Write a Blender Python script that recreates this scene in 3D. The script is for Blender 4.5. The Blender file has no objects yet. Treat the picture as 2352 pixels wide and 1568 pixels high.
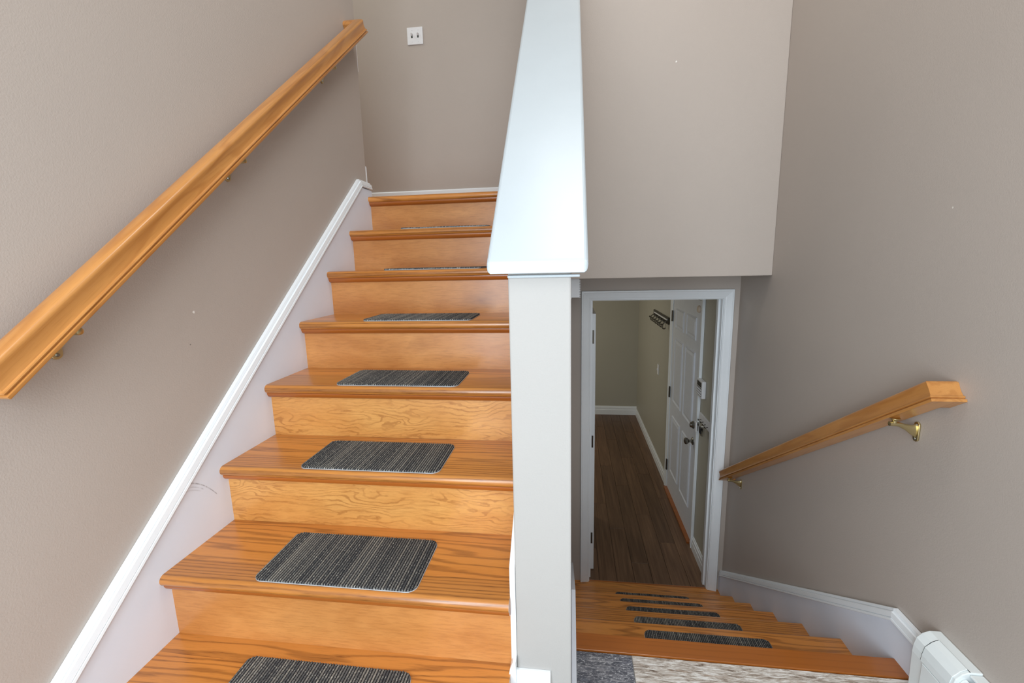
import bpy, bmesh, math, random
from mathutils import Vector, Matrix
random.seed(7)
S = bpy.context.scene
COL = S.collection
# ------------------------------------------------------------------ camera
YAW, PIT, ROL, F = 0.1325, 0.1753, -0.0234, 1030.2
cy, sy, cp, sp = math.cos(YAW), math.sin(YAW), math.cos(PIT), math.sin(PIT)
fwd = Vector((-sy*cp, cy*cp, -sp)); rgt = Vector((cy, sy, 0)); up = rgt.cross(fwd)
cr, sr = math.cos(ROL), math.sin(ROL)
r2 = cr*rgt + sr*up; u2 = -sr*rgt + cr*up
cam = bpy.data.cameras.new('camera'); camo = bpy.data.objects.new('camera', cam); COL.objects.link(camo)
m = Matrix((r2, u2, -fwd)).transposed().to_4x4(); m.translation = Vector((-0.0007, -0.8836, 1.2803))
camo.matrix_world = m
cam.sensor_width = 36.0; cam.lens = 36.0*F/2352.0; cam.clip_start = 0.02
S.camera = camo
# ------------------------------------------------------------------ light and exposure
S.view_settings.view_transform = 'Standard'; S.view_settings.look = 'None'
S.view_settings.gamma = 1.0; S.view_settings.use_curve_mapping = False
S.view_settings.exposure = 0.0
W = bpy.data.worlds.new('world'); S.world = W; W.use_nodes = True
bg = W.node_tree.nodes['Background']; bg.inputs[0].default_value = (0.80, 0.90, 1.0, 1); bg.inputs[1].default_value = 1.0
def area(name, loc, target, sx, sy_, power, color):
    l = bpy.data.lights.new(name, 'AREA'); l.shape = 'RECTANGLE'; l.size = sx; l.size_y = sy_
    l.energy = power; l.color = color
    o = bpy.data.objects.new(name, l); COL.objects.link(o); o.location = loc
    o.rotation_euler = (Vector(target)-Vector(loc)).to_track_quat('-Z', 'Y').to_euler()
    return o
area('window_daylight', (0.05, -1.74, 2.9), (0.05, 1.5, 2.0), 1.7, 1.4, 20, (0.90, 0.96, 1.0))
area('door_daylight', (0.1, -1.74, 1.2), (0.1, 1.5, 0.9), 1.0, 1.6, 25, (0.83, 0.93, 1.0))
area('left_fill', (-0.68, -1.74, 1.1), (0.9, 1.2, -0.2), 0.34, 1.7, 25, (0.82, 0.92, 1.0))  # added fill from the left, brightens the lower stairs and right skirting
area('ceiling_lamp', (0.30, 0.25, 3.98), (0.30, 0.25, 0.0), 1.1, 1.1, 23, (1.0, 0.98, 0.95))  # unseen ceiling lamp behind the handrail shadow, shifted right to brighten the lower stairs
area('landing_lamp', (-2.2, 1.75, 3.95), (-1.6, 2.0, 1.6), 0.9, 0.7, 15, (0.97, 1.0, 0.93))  # unseen lamp over the landing, tints the far wall slightly green
area('hall_fill', (-1.3, 4.3, 0.9), (0.5, 5.0, -0.4), 0.6, 0.6, 14.0, (1.0, 0.95, 0.82))  # added unseen fill lamp inside the hall, brightens its far wall and floor
# ------------------------------------------------------------------ material helpers
def lin(c):
    return tuple(((v/255)/12.92 if v/255 <= 0.04045 else ((v/255+0.055)/1.055)**2.4) for v in c) + (1,)
class NT:
    def __init__(s, name):
        s.m = bpy.data.materials.new(name); s.m.use_nodes = True
        s.t = s.m.node_tree; s.b = s.t.nodes['Principled BSDF']
    def n(s, typ, ins=None, **kw):
        nd = s.t.nodes.new(typ)
        for k, v in kw.items(): setattr(nd, k, v)
        for k, v in (ins or {}).items():
            if isinstance(v, bpy.types.NodeSocket): s.t.links.new(v, nd.inputs[k])
            else: nd.inputs[k].default_value = v
        return nd
    def l(s, a, b): s.t.links.new(a, b)
    def math(s, op, a, b=None, c=None):
        nd = s.t.nodes.new('ShaderNodeMath'); nd.operation = op
        for i, v in enumerate((a, b, c)):
            if v is None: continue
            if isinstance(v, bpy.types.NodeSocket): s.l(v, nd.inputs[i])
            else: nd.inputs[i].default_value = v
        return nd.outputs[0]
    def vscale(s, v, sc, off=None):
        nd = s.t.nodes.new('ShaderNodeVectorMath'); nd.operation = 'MULTIPLY_ADD'
        s.l(v, nd.inputs[0]); nd.inputs[1].default_value = sc
        if off is not None: s.l(off, nd.inputs[2])
        return nd.outputs[0]
    def noise(s, v, scale=1.0, detail=2.0, rough=0.5, dist=0.0):
        nd = s.n('ShaderNodeTexNoise', {'Scale': scale, 'Detail': detail, 'Roughness': rough, 'Distortion': dist}); s.l(v, nd.inputs['Vector'])
        return nd.outputs['Fac']
    def ramp(s, f, stops, interp='LINEAR'):
        nd = s.t.nodes.new('ShaderNodeValToRGB'); s.l(f, nd.inputs[0]); e = nd.color_ramp.elements
        nd.color_ramp.interpolation = interp
        e[0].position, e[0].color = stops[0]; e[1].position, e[1].color = stops[-1]
        for p, c in stops[1:-1]:
            x = e.new(p); x.color = c
        return nd.outputs[0]
    def mix(s, f, a, b, mode='MIX'):
        nd = s.t.nodes.new('ShaderNodeMix'); nd.data_type = 'RGBA'; nd.blend_type = mode
        for i, v in ((0, f), (6, a), (7, b)):
            if isinstance(v, bpy.types.NodeSocket): s.l(v, nd.inputs[i])
            else: nd.inputs[i].default_value = v
        return nd.outputs[2]
    def bump(s, h, strength, dist):
        nd = s.n('ShaderNodeBump', {'Strength': strength, 'Distance': dist, 'Height': h}); s.l(nd.outputs[0], s.b.inputs['Normal'])
    def coords(s):
        tc = s.n('ShaderNodeTexCoord'); oi = s.n('ShaderNodeObjectInfo')
        cmb = s.n('ShaderNodeCombineXYZ')
        s.l(s.math('MULTIPLY', oi.outputs['Random'], 37.0), cmb.inputs[0]); s.l(s.math('MULTIPLY', oi.outputs['Random'], 91.0), cmb.inputs[1]); s.l(s.math('MULTIPLY', oi.outputs['Random'], 53.0), cmb.inputs[2])
        return tc.outputs['Object'], cmb.outputs[0], oi.outputs['Random']
BW = lambda v: (v, v, v, 1)
def plain(name, rgb, rough=0.5, metal=0.0, spec=0.5):
    k = NT(name); co, off, r = k.coords()
    n = k.noise(co, 30.0, 3.0)
    c = lin(rgb)
    k.l(k.mix(n, tuple(v*0.94 for v in c[:3])+(1,), tuple(min(1, v*1.05) for v in c[:3])+(1,)), k.b.inputs['Base Color'])
    k.b.inputs['Roughness'].default_value = rough; k.b.inputs['Metallic'].default_value = metal
    k.b.inputs['Specular IOR Level'].default_value = spec
    return k.m
def wall_mat(name, rgb, chips=()):
    k = NT(name); co, off, r = k.coords()
    big = k.noise(co, 1.3, 3.0, 0.6)
    c = lin(rgb)
    base = k.mix(big, tuple(v*0.95 for v in c[:3])+(1,), tuple(v*1.05 for v in c[:3])+(1,))
    # sparse pale scuffs and small dark marks
    sc = k.noise(k.vscale(co, (3, 3, 9)), 2.2, 4.0, 0.65)
    base = k.mix(k.ramp(sc, [(0.70, BW(0)), (0.78, BW(0.35))]), base, tuple(min(1, v*1.12) for v in c[:3])+(1,))
    vo = k.n('ShaderNodeTexVoronoi', {'Scale': 5.5}); k.l(co, vo.inputs['Vector'])
    vs = k.n('ShaderNodeSeparateColor'); k.l(vo.outputs['Color'], vs.inputs[0])
    dot = k.math('MULTIPLY', k.math('LESS_THAN', vo.outputs['Distance'], 0.012), k.math('GREATER_THAN', vs.outputs[0], 0.75))
    base = k.mix(k.math('MULTIPLY', dot, 0.5), base, tuple(v*0.45 for v in c[:3])+(1,))
    for (cx, cy_, cz, rad, cc) in chips:
        vd = k.n('ShaderNodeVectorMath', operation='DISTANCE'); k.l(co, vd.inputs[0]); vd.inputs[1].default_value = (cx, cy_, cz)
        dd = k.math('ADD', vd.outputs['Value'], k.math('MULTIPLY', k.math('SUBTRACT', k.noise(co, 160.0, 2.0), 0.5), rad*2.2))
        base = k.mix(k.math('LESS_THAN', dd, rad), base, lin(cc))
    k.l(base, k.b.inputs['Base Color'])
    k.b.inputs['Roughness'].default_value = 0.55; k.b.inputs['Specular IOR Level'].default_value = 0.3
    k.bump(k.noise(co, 260.0, 3.0, 0.6), 0.25, 0.002)
    return k.m
def white_mat(name, rgb, rough=0.35, dirt=0.5, scuff=False):
    k = NT(name); co, off, r = k.coords(); c = lin(rgb)
    n = k.noise(co, 6.0, 4.0, 0.6)
    base = k.mix(n, tuple(v*0.95 for v in c[:3])+(1,), tuple(min(1, v*1.03) for v in c[:3])+(1,))
    vo = k.n('ShaderNodeTexVoronoi', {'Scale': 16.0}); k.l(co, vo.inputs['Vector'])
    vs = k.n('ShaderNodeSeparateColor'); k.l(vo.outputs['Color'], vs.inputs[0])
    dot = k.math('MULTIPLY', k.math('LESS_THAN', vo.outputs['Distance'], 0.03), k.math('GREATER_THAN', vs.outputs[1], 0.88))
    base = k.mix(k.math('MULTIPLY', dot, dirt), base, lin((120, 112, 100)))
    if scuff:                                                # a grey pencil-like scrape across the board
        sp_ = k.n('ShaderNodeSeparateXYZ'); k.l(co, sp_.inputs[0])
        u = k.math('SUBTRACT', sp_.outputs[1], 0.091)
        for dz, amt, ln in ((0.0, 0.75, 0.092), (-0.011, 0.35, 0.05), (-0.020, 0.25, 0.04)):
            zc_ = k.math('ADD', k.math('MULTIPLY_ADD', u, -0.25, 0.725+dz), k.math('MULTIPLY', k.math('MULTIPLY', u, u), -6.4))
            dd = k.math('ABSOLUTE', k.math('SUBTRACT', sp_.outputs[2], zc_))
            on = k.math('MULTIPLY', k.math('GREATER_THAN', u, -0.006), k.math('LESS_THAN', u, ln))
            sm = k.ramp(k.math('DIVIDE', dd, 0.0032), [(0.1, BW(1)), (1.0, BW(0))])
            br = k.ramp(k.noise(co, 130.0, 2.0), [(0.35, BW(0.25)), (0.6, BW(1))])
            base = k.mix(k.math('MULTIPLY', k.math('MULTIPLY', on, sm), k.math('MULTIPLY', br, amt)), base, lin((120, 122, 132)))
    k.l(base, k.b.inputs['Base Color']); k.b.inputs['Roughness'].default_value = rough
    k.bump(k.noise(co, 90.0, 2.0), 0.12, 0.001)
    return k.m
def oak_mat(name, light, mid, dark, density=1.0, rough=0.28, contrast=1.5, axis='X'):
    """long-grained oak: contour lines of a stretched noise field give cathedral figure"""
    k = NT(name); co, off, r = k.coords()
    perm = {'X': (1.0, 1.0, 1.0)}[axis]
    p = k.vscale(co, perm, off)
    sep = k.n('ShaderNodeSeparateXYZ'); k.l(co, sep.inputs[0])
    bi = k.math('FLOOR', k.math('ADD', k.math('DIVIDE', k.math('ADD', sep.outputs[1], k.math('MULTIPLY', sep.outputs[2], 0.35)), 0.082), k.math('MULTIPLY', r, 7.3)))
    wn = k.n('ShaderNodeTexWhiteNoise', noise_dimensions='1D'); k.l(k.math('ADD', bi, k.math('MULTIPLY', r, 113.0)), wn.inputs['W'])
    h = wn.outputs['Value']                               # one value per glued-up board
    cmb = k.n('ShaderNodeCombineXYZ'); k.l(k.math('MULTIPLY', h, 31.0), cmb.inputs[0]); k.l(k.math('MULTIPLY', h, 17.0), cmb.inputs[1])
    va = k.n('ShaderNodeVectorMath', operation='ADD'); k.l(p, va.inputs[0]); k.l(cmb.outputs[0], va.inputs[1]); p = va.outputs[0]
    figure = k.ramp(h, [(0.45, BW(0.16)), (0.75, BW(1.0))])
    field = k.noise(k.vscale(p, (0.9, 6.0, 6.0)), 1.0, 2.0, 0.45, 0.25)
    t = k.math('ADD', k.math('MULTIPLY', k.math('MULTIPLY', field, figure), 62.0*density), k.math('MULTIPLY', k.math('MULTIPLY_ADD', figure, -0.75, 1.0), k.math('MULTIPLY', sep.outputs[1], 620.0*density)))
    t = k.math('ADD', t, k.math('MULTIPLY', k.math('SINE', k.math('MULTIPLY', sep.outputs[1], 210.0)), 0.9))
    wob = k.noise(k.vscale(p, (7, 60, 60)), 1.0, 3.0, 0.6)
    t = k.math('ADD', t, k.math('MULTIPLY', wob, 3.4))
    ring = k.math('MULTIPLY_ADD', k.math('SINE', t), 0.5, 0.5)
    grain = k.ramp(ring, [(0.0, BW(0)), (0.62, BW(0.10)), (0.88, BW(0.75)), (1.0, BW(1.0))])
    patch = k.noise(k.vscale(p, (1.5, 5, 5)), 1.0, 2.0)
    pores = k.ramp(k.noise(k.vscale(p, (14, 420, 420)), 1.0, 3.0, 0.7), [(0.52, BW(0)), (0.72, BW(1))])
    base = k.mix(patch, lin(mid), lin(light))
    d = k.math('MULTIPLY', k.math('MULTIPLY', grain, k.math('MULTIPLY_ADD', pores, 0.5, 0.5)), 0.62*contrast)
    base = k.mix(d, base, lin(dark))
    base = k.mix(k.math('MULTIPLY', pores, 0.16*contrast), base, lin(dark))
    tone = k.math('MULTIPLY_ADD', h, 0.20, 0.90)
    hsv = k.n('ShaderNodeHueSaturation', {'Color': base}); k.l(tone, hsv.inputs['Value'])
    k.l(hsv.outputs[0], k.b.inputs['Base Color'])
    k.b.inputs['Roughness'].default_value = rough
    k.b.inputs['Coat Weight'].default_value = 0.35; k.b.inputs['Coat Roughness'].default_value = 0.18
    k.bump(k.math('SUBTRACT', 1.0, d), 0.12, 0.0008)
    return k.m
def maple_mat(name, light, mid, dark, figured):
    k = NT(name); co, off, r = k.coords()
    p = k.vscale(co, (1, 1, 1), off)
    blot = k.noise(k.vscale(p, (4, 4, 9)), 1.0, 3.0, 0.55, 0.6)
    base = k.mix(k.ramp(blot, [(0.3, BW(0)), (0.72, BW(1))]), lin(mid), lin(light))
    fine = k.noise(k.vscale(p, (22, 30, 210)), 1.0, 4.0, 0.75)
    base = k.mix(k.math('MULTIPLY', k.ramp(fine, [(0.45, BW(0)), (0.70, BW(1))]), 0.34), base, lin(dark))
    if figured:
        f = k.noise(k.vscale(p, (4.2, 3, 13)), 1.0, 2.5, 0.5, 0.7)
        f2 = k.noise(k.vscale(p, (26, 20, 60)), 1.0, 3.0, 0.6)
        sz = k.n('ShaderNodeSeparateXYZ'); k.l(co, sz.inputs[0])
        t = k.math('ADD', k.math('MULTIPLY_ADD', sz.outputs[2], 420.0, k.math('MULTIPLY', f, 62.0)), k.math('MULTIPLY', f2, 7.0))
        ring = k.math('MULTIPLY_ADD', k.math('SINE', t), 0.5, 0.5)
        line = k.ramp(ring, [(0.66, BW(0)), (0.97, BW(1))])
        mask = k.ramp(k.noise(k.vscale(p, (9, 9, 22)), 1.0, 2.0), [(0.35, BW(0.15)), (0.65, BW(1))])
        base = k.mix(k.math('MULTIPLY', k.math('MULTIPLY', line, mask), 0.55), base, lin(dark))
    else:
        # small knots and cross-grain flames
        wp = k.n('ShaderNodeTexNoise', {'Scale': 14.0, 'Detail': 2.0}); k.l(p, wp.inputs['Vector'])
        wv = k.n('ShaderNodeVectorMath', operation='MULTIPLY_ADD'); k.l(wp.outputs['Color'], wv.inputs[0]); wv.inputs[1].default_value = (0.05, 0.05, 0.05); k.l(p, wv.inputs[2])
        vo = k.n('ShaderNodeTexVoronoi', {'Scale': 1.0}); k.l(k.vscale(wv.outputs[0], (4.2, 1.0, 7.5)), vo.inputs['Vector'])
        vs = k.n('ShaderNodeSeparateColor'); k.l(vo.outputs['Color'], vs.inputs[0])
        kn = k.math('MULTIPLY', k.ramp(vo.outputs['Distance'], [(0.0, BW(0.75)), (0.10, BW(0.5)), (0.40, BW(0))]), k.math('GREATER_THAN', vs.outputs[0], 0.62))
        base = k.mix(kn, base, lin(dark))
    tone = k.math('MULTIPLY_ADD', r, 0.12, 0.94)
    hsv = k.n('ShaderNodeHueSaturation', {'Color': base}); k.l(tone, hsv.inputs['Value'])
    k.l(hsv.outputs[0], k.b.inputs['Base Color'])
    k.b.inputs['Roughness'].default_value = 0.33
    k.b.inputs['Coat Weight'].default_value = 0.25; k.b.inputs['Coat Roughness'].default_value = 0.2
    return k.m
def mat_mat():
    k = NT('ribbed_carpet'); co, off, r = k.coords()
    sep = k.n('ShaderNodeSeparateXYZ'); k.l(co, sep.inputs[0])
    idx = k.math('FLOOR', k.math('DIVIDE', sep.outputs[0], 0.0068))
    wn = k.n('ShaderNodeTexWhiteNoise', noise_dimensions='1D'); k.l(k.math('ADD', idx, k.math('MULTIPLY', r, 500.0)), wn.inputs['W'])
    fr = k.math('FRACT', k.math('DIVIDE', sep.outputs[0], 0.0068))
    slow = k.noise(k.vscale(co, (16, 1, 1), off), 1.0, 1.0)
    tone = k.math('ADD', k.math('MULTIPLY', wn.outputs[0], 0.55), k.math('MULTIPLY', slow, 0.7))
    colr = k.ramp(tone, [(0.25, lin((70, 72, 75))), (0.6, lin((98, 98, 97))), (0.95, lin((136, 133, 126)))])
    loops = k.noise(k.vscale(co, (330, 260, 100), off), 1.0, 2.0, 0.6)
    colr = k.mix(k.ramp(loops, [(0.55, BW(0)), (0.70, BW(0.75))]), colr, lin((190, 188, 178)))
    colr = k.mix(k.ramp(loops, [(0.25, BW(0.7)), (0.42, BW(0))]), colr, lin((44, 44, 46)))
    edge = k.math('ABSOLUTE', k.math('SUBTRACT', fr, 0.5))
    gap = k.ramp(edge, [(0.27, BW(0)), (0.36, BW(1))])
    colr = k.mix(k.math('MULTIPLY', gap, 0.9), colr, lin((30, 31, 35)))
    k.l(colr, k.b.inputs['Base Color']); k.b.inputs['Roughness'].default_value = 0.95; k.b.inputs['Specular IOR Level'].default_value = 0.1
    k.bump(loops, 0.5, 0.002)
    return k.m
def tile_mat(name, pale):
    k = NT(name); co, off, r = k.coords()
    p = k.vscale(co, (1, 1, 1), off)
    st = k.noise(k.vscale(p, (16, 110, 1)), 1.0, 6.0, 0.78, 0.6)
    bl = k.noise(k.vscale(p, (9, 34, 1)), 1.0, 4.0, 0.7, 0.5)
    fl = k.noise(k.vscale(p, (110, 300, 1)), 1.0, 4.0, 0.8)
    if pale:
        c = k.ramp(st, [(0.36, lin((100, 84, 72))), (0.47, lin((176, 164, 152))), (0.57, lin((222, 218, 212))), (0.72, lin((240, 240, 240)))])
        c = k.mix(k.ramp(bl, [(0.56, BW(0)), (0.75, BW(0.6))]), c, lin((160, 126, 98)))
        c = k.mix(k.ramp(fl, [(0.62, BW(0)), (0.72, BW(0.75))]), c, lin((96, 84, 76)))
    else:
        c = k.ramp(st, [(0.32, lin((40, 42, 52))), (0.5, lin((88, 90, 98))), (0.70, lin((168, 166, 168)))])
        c = k.mix(k.ramp(bl, [(0.5, BW(0)), (0.75, BW(0.5))]), c, lin((78, 88, 108)))
        c = k.mix(k.ramp(fl, [(0.54, BW(0)), (0.62, BW(0.85))]), c, lin((206, 206, 208)))
    k.l(c, k.b.inputs['Base Color']); k.b.inputs['Roughness'].default_value = 0.42
    k.bump(st, 0.25, 0.002)
    return k.m
def plank_mat():
    k = NT('dark_laminate'); co, off, r = k.coords()
    p = k.vscale(co, (1, 1, 1), off)
    st = k.noise(k.vscale(p, (55, 2.2, 1)), 1.0, 4.0, 0.65, 0.2)
    c = k.ramp(st, [(0.25, lin((84, 60, 43))), (0.5, lin((106, 79, 58))), (0.78, lin((128, 98, 74)))])
    hsv = k.n('ShaderNodeHueSaturation', {'Color': c}); k.l(k.math('MULTIPLY_ADD', r, 0.35, 0.8), hsv.inputs['Value'])
    k.l(hsv.outputs[0], k.b.inputs['Base Color']); k.b.inputs['Roughness'].default_value = 0.45
    k.bump(st, 0.15, 0.001)
    return k.m
def rail_mat():
    k = NT('honey_oak_rail'); co, off, r = k.coords()
    p = k.vscale(co, (1, 1, 1), off)
    f = k.noise(k.vscale(p, (1.6, 16, 16)), 1.0, 2.0, 0.5, 0.4)
    ring = k.math('MULTIPLY_ADD', k.math('SINE', k.math('MULTIPLY', f, 34.0)), 0.5, 0.5)
    grain = k.ramp(ring, [(0.55, BW(0)), (1.0, BW(1))])
    pores = k.ramp(k.noise(k.vscale(p, (18, 500, 500)), 1.0, 2.0, 0.7), [(0.5, BW(0)), (0.75, BW(1))])
    base = k.mix(k.noise(k.vscale(p, (2, 8, 8)), 1.0, 2.0), lin((184, 120, 56)), lin((208, 150, 86)))
    base = k.mix(k.math('MULTIPLY', grain, 0.30), base, lin((150, 84, 28)))
    base = k.mix(k.math('MULTIPLY', pores, 0.22), base, lin((140, 78, 26)))
    k.l(base, k.b.inputs['Base Color']); k.b.inputs['Roughness'].default_value = 0.3
    k.b.inputs['Coat Weight'].default_value = 0.3; k.b.inputs['Coat Roughness'].default_value = 0.15
    return k.m
M = dict(
    wall=wall_mat('greige_wall_paint', (186, 175, 166), [(-1.0233, 0.217, 1.166, 0.0035, (236, 232, 226)), (0.519, 1.6436, 2.243, 0.0042, (240, 236, 230)), (1.0444, 0.545, 1.4, 0.0025, (220, 214, 206)), (-1.0233, 0.19, 1.08, 0.002, (130, 122, 116))]),
    post=wall_mat('pale_grey_post_paint', (171, 168, 164)),
    hall=wall_mat('olive_wall_paint', (180, 176, 162)),
    ceil=plain('ceiling_paint', (236, 234, 228), 0.8),
    white=white_mat('white_trim_paint', (240, 244, 247)),
    skirt=white_mat('white_skirt_paint', (230, 236, 247), 0.4, 0.35),
    skirts=white_mat('white_skirt_scuffed', (228, 235, 247), 0.4, 0.35, True),
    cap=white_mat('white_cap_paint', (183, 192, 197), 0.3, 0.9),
    door=plain('white_door_paint', (226, 230, 238), 0.4),
    tread=oak_mat('oak_tread', (207, 142, 70), (190, 116, 48), (98, 50, 18)),
    board=oak_mat('oak_nosing_board', (172, 100, 38), (150, 82, 26), (96, 48, 14), 0.5, 0.28, 0.5),
    cove=oak_mat('oak_cove', (174, 100, 38), (158, 84, 28), (110, 52, 14), 1.0, 0.3, 0.6),
    riser=maple_mat('maple_riser', (204, 142, 80), (178, 114, 56), (126, 70, 28), False),
    riserf=maple_mat('figured_maple_riser', (214, 156, 86), (198, 134, 66), (146, 86, 34), True),
    rail=rail_mat(), mat=mat_mat(),
    pale=tile_mat('pale_weathered_tile', True), dark=tile_mat('dark_weathered_tile', False),
    grout=plain('grey_grout', (140, 136, 130), 0.9), plank=plank_mat(),
    brass=plain('brass', (208, 192, 146), 0.28, 1.0), nickel=plain('dark_nickel', (150, 148, 142), 0.25, 1.0),
    hinge=plain('hinge_metal', (96, 90, 82), 0.4, 0.8), black=plain('black_plastic', (26, 26, 28), 0.4),
    plate=plain('white_plastic', (238, 238, 240), 0.3), heater=white_mat('heater_enamel', (232, 238, 238), 0.3, 0.15),
    fin=plain('heater_slot_dark', (58, 70, 74), 0.5), screen=plain('grey_screen', (70, 74, 72), 0.25),
    gold=plain('warm_plate', (214, 196, 176), 0.5), backing=plain('grey_rubber_backing', (176, 178, 180), 0.8),
    bronze=plain('hook_metal', (70, 66, 58), 0.35, 0.9),
)
# ------------------------------------------------------------------ geometry helpers
def BM(): return bmesh.new()
def obj(name, bm, mat, parent=None, loc=None, smooth=False, bevel=0.0, seg=2, rot=None):
    bmesh.ops.recalc_face_normals(bm, faces=bm.faces)
    me = bpy.data.meshes.new(name)
    if smooth:
        for f in bm.faces: f.smooth = True
    bm.to_mesh(me); bm.free()
    if smooth: me.set_sharp_from_angle(angle=math.radians(35))
    me.materials.append(M[mat])
    o = bpy.data.objects.new(name, me); COL.objects.link(o)
    if loc is not None: o.location = loc
    if rot is not None: o.rotation_euler = rot
    if parent is not None: o.parent = parent
    if bevel:
        b = o.modifiers.new('bevel', 'BEVEL'); b.width = bevel; b.segments = seg; b.limit_method = 'ANGLE'; b.angle_limit = math.radians(40)
    return o
def box(bm, x0, x1, y0, y1, z0, z1):
    v = [bm.verts.new((x, y, z)) for x in (x0, x1) for y in (y0, y1) for z in (z0, z1)]
    for f in ((0, 1, 3, 2), (4, 6, 7, 5), (0, 4, 5, 1), (2, 3, 7, 6), (0, 2, 6, 4), (1, 5, 7, 3)):
        bm.faces.new([v[i] for i in f])
    return bm
def B(*a): return box(BM(), *a)
def extr(bm, pts, axis, a, b):
    """extrude a polygon given in the two other axes (cyclic-free order x,y,z) along axis"""
    def P(p, t):
        return {'X': (t, p[0], p[1]), 'Y': (p[0], t, p[1]), 'Z': (p[0], p[1], t)}[axis]
    v0 = [bm.verts.new(P(p, a)) for p in pts]; v1 = [bm.verts.new(P(p, b)) for p in pts]
    n = len(pts)
    bm.faces.new(v0); bm.faces.new(v1[::-1])
    for i in range(n): bm.faces.new((v0[i], v1[i], v1[(i+1) % n], v0[(i+1) % n]))
    return bm
def sweep(bm, path, prof, nrm):
    """mitred sweep of a closed profile (side, normal) along a planar path; side = dir x nrm"""
    path = [Vector(p) for p in path]; nrm = Vector(nrm).normalized(); rings = []
    for i, p in enumerate(path):
        ds = []
        if i > 0: ds.append((p-path[i-1]).normalized())
        if i < len(path)-1: ds.append((path[i+1]-p).normalized())
        sides = [d.cross(nrm).normalized() for d in ds]
        if len(sides) == 2:
            s = (sides[0]+sides[1]); s = s/(1+sides[0].dot(sides[1]))
        else: s = sides[0]
        rings.append([bm.verts.new(p+s*a+nrm*b) for a, b in prof])
    n = len(prof)
    for r0, r1 in zip(rings, rings[1:]):
        for i in range(n): bm.faces.new((r0[i], r1[i], r1[(i+1) % n], r0[(i+1) % n]))
    bm.faces.new(rings[0]); bm.faces.new(rings[-1][::-1])
    return bm
def cyl(bm, p0, p1, r0, r1=None, seg=14):
    p0, p1 = Vector(p0), Vector(p1); r1 = r0 if r1 is None else r1
    d = (p1-p0).normalized(); a = d.orthogonal().normalized(); b = d.cross(a)
    v0 = [bm.verts.new(p0+(a*math.cos(t)+b*math.sin(t))*r0) for t in [2*math.pi*i/seg for i in range(seg)]]
    v1 = [bm.verts.new(p1+(a*math.cos(t)+b*math.sin(t))*r1) for t in [2*math.pi*i/seg for i in range(seg)]]
    for i in range(seg): bm.faces.new((v0[i], v0[(i+1) % seg], v1[(i+1) % seg], v1[i]))
    bm.faces.new(v0[::-1]); bm.faces.new(v1)
    return bm
def lathe(bm, origin, axis, prof, seg=18):
    o, d = Vector(origin), Vector(axis).normalized(); a = d.orthogonal().normalized(); b = d.cross(a)
    rings = [[bm.verts.new(o+d*h+(a*math.cos(t)+b*math.sin(t))*r) for t in [2*math.pi*i/seg for i in range(seg)]] for h, r in prof]
    for r0, r1 in zip(rings, rings[1:]):
        for i in range(seg): bm.faces.new((r0[i], r0[(i+1) % seg], r1[(i+1) % seg], r1[i]))
    bm.faces.new(rings[0][::-1]); bm.faces.new(rings[-1])
    return bm
def empty(name, loc, label=None, cat=None, group=None):
    o = bpy.data.objects.new(name, None); COL.objects.link(o); o.location = loc; o.empty_display_size = 0.05
    if label: o['label'] = label
    if cat: o['category'] = cat
    if group: o['group'] = group
    return o
def tag(o, label, cat, group=None):
    o['label'] = label; o['category'] = cat
    if group: o['group'] = group
    return o
def struct(o, label=None):
    o['kind'] = 'structure'
    if label: o['label'] = label
    return o
def part(name, bm, mat, parent, **kw):
    """part whose mesh was given in world coordinates: parent's location is subtracted"""
    off = Vector((0, 0, 0)); p = parent
    while p is not None: off += p.location; p = p.parent
    return obj(name, bm, mat, parent, loc=-off + kw.pop('shift', Vector((0, 0, 0))), **kw)
# ------------------------------------------------------------------ key dimensions
XL, XW = -1.0033, -1.0233          # left skirt face, left wall face
XR = 1.0444                        # right wall face
RZ, RG, Y7, Z7 = 0.18, 0.2259, -0.2495, 0.3583
NY = lambda k: Y7+(7-k)*RG         # nosing tip of upper tread k
NZ = lambda k: Z7+(7-k)*RZ
LY = lambda k: 0.4979+k*0.2657     # nosing tip of lower tread k
LZ = lambda k: 0.005-k*0.1734
ZF = -1.022                        # lower hall floor
YB, ZB, YD = 1.6436, 1.1797, 2.0764
PX = -0.1237                       # left face of the half wall
YLC, YBK = 1.372, 2.35
CEIL = 4.02
# ------------------------------------------------------------------ structure
struct(obj('wall_left', B(XW-0.12, XW, -1.78, YLC, -0.05, CEIL), 'wall'))
struct(obj('wall_right', B(XR, XR+0.12, -1.78, YD+0.12, -1.3, CEIL), 'wall'))
bm = BM()                                                    # entrance wall behind the viewer, with window and door openings
xs = [XW-0.12, -0.85, -0.5, 0.7, 0.95, XR+0.12]
box(bm, xs[0], xs[5], -1.9, -1.78, 2.08, 2.15); box(bm, xs[0], xs[5], -1.9, -1.78, 3.65, CEIL)
box(bm, xs[0], -0.85, -1.9, -1.78, 2.15, 3.65); box(bm, 0.95, xs[5], -1.9, -1.78, 2.15, 3.65)
box(bm, xs[0], -0.87, -1.9, -1.78, -0.05, 2.08); box(bm, 0.7, xs[5], -1.9, -1.78, -0.05, 2.08)
struct(obj('wall_front', bm, 'wall'))
zt = lambda y: 1.2584+0.9706*(y+0.03)
hw = struct(obj('wall_middle', extr(BM(), [(0, -1.2), (0, zt(0)+0.002), (YB, zt(YB)+0.002), (YB, CEIL), (YBK, CEIL), (YBK, ZB), (YD, ZB), (YD, -1.2)], 'X', PX, 0.0), 'post', bevel=0.003))
struct(obj('wall_upper', B(0.0, XR, YB, YB+0.12, ZB, CEIL), 'wall', bevel=0.003))
struct(obj('wall_back', B(-3.2, 0.0, YBK, YBK+0.1, 1.5, CEIL), 'wall'))
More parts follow.
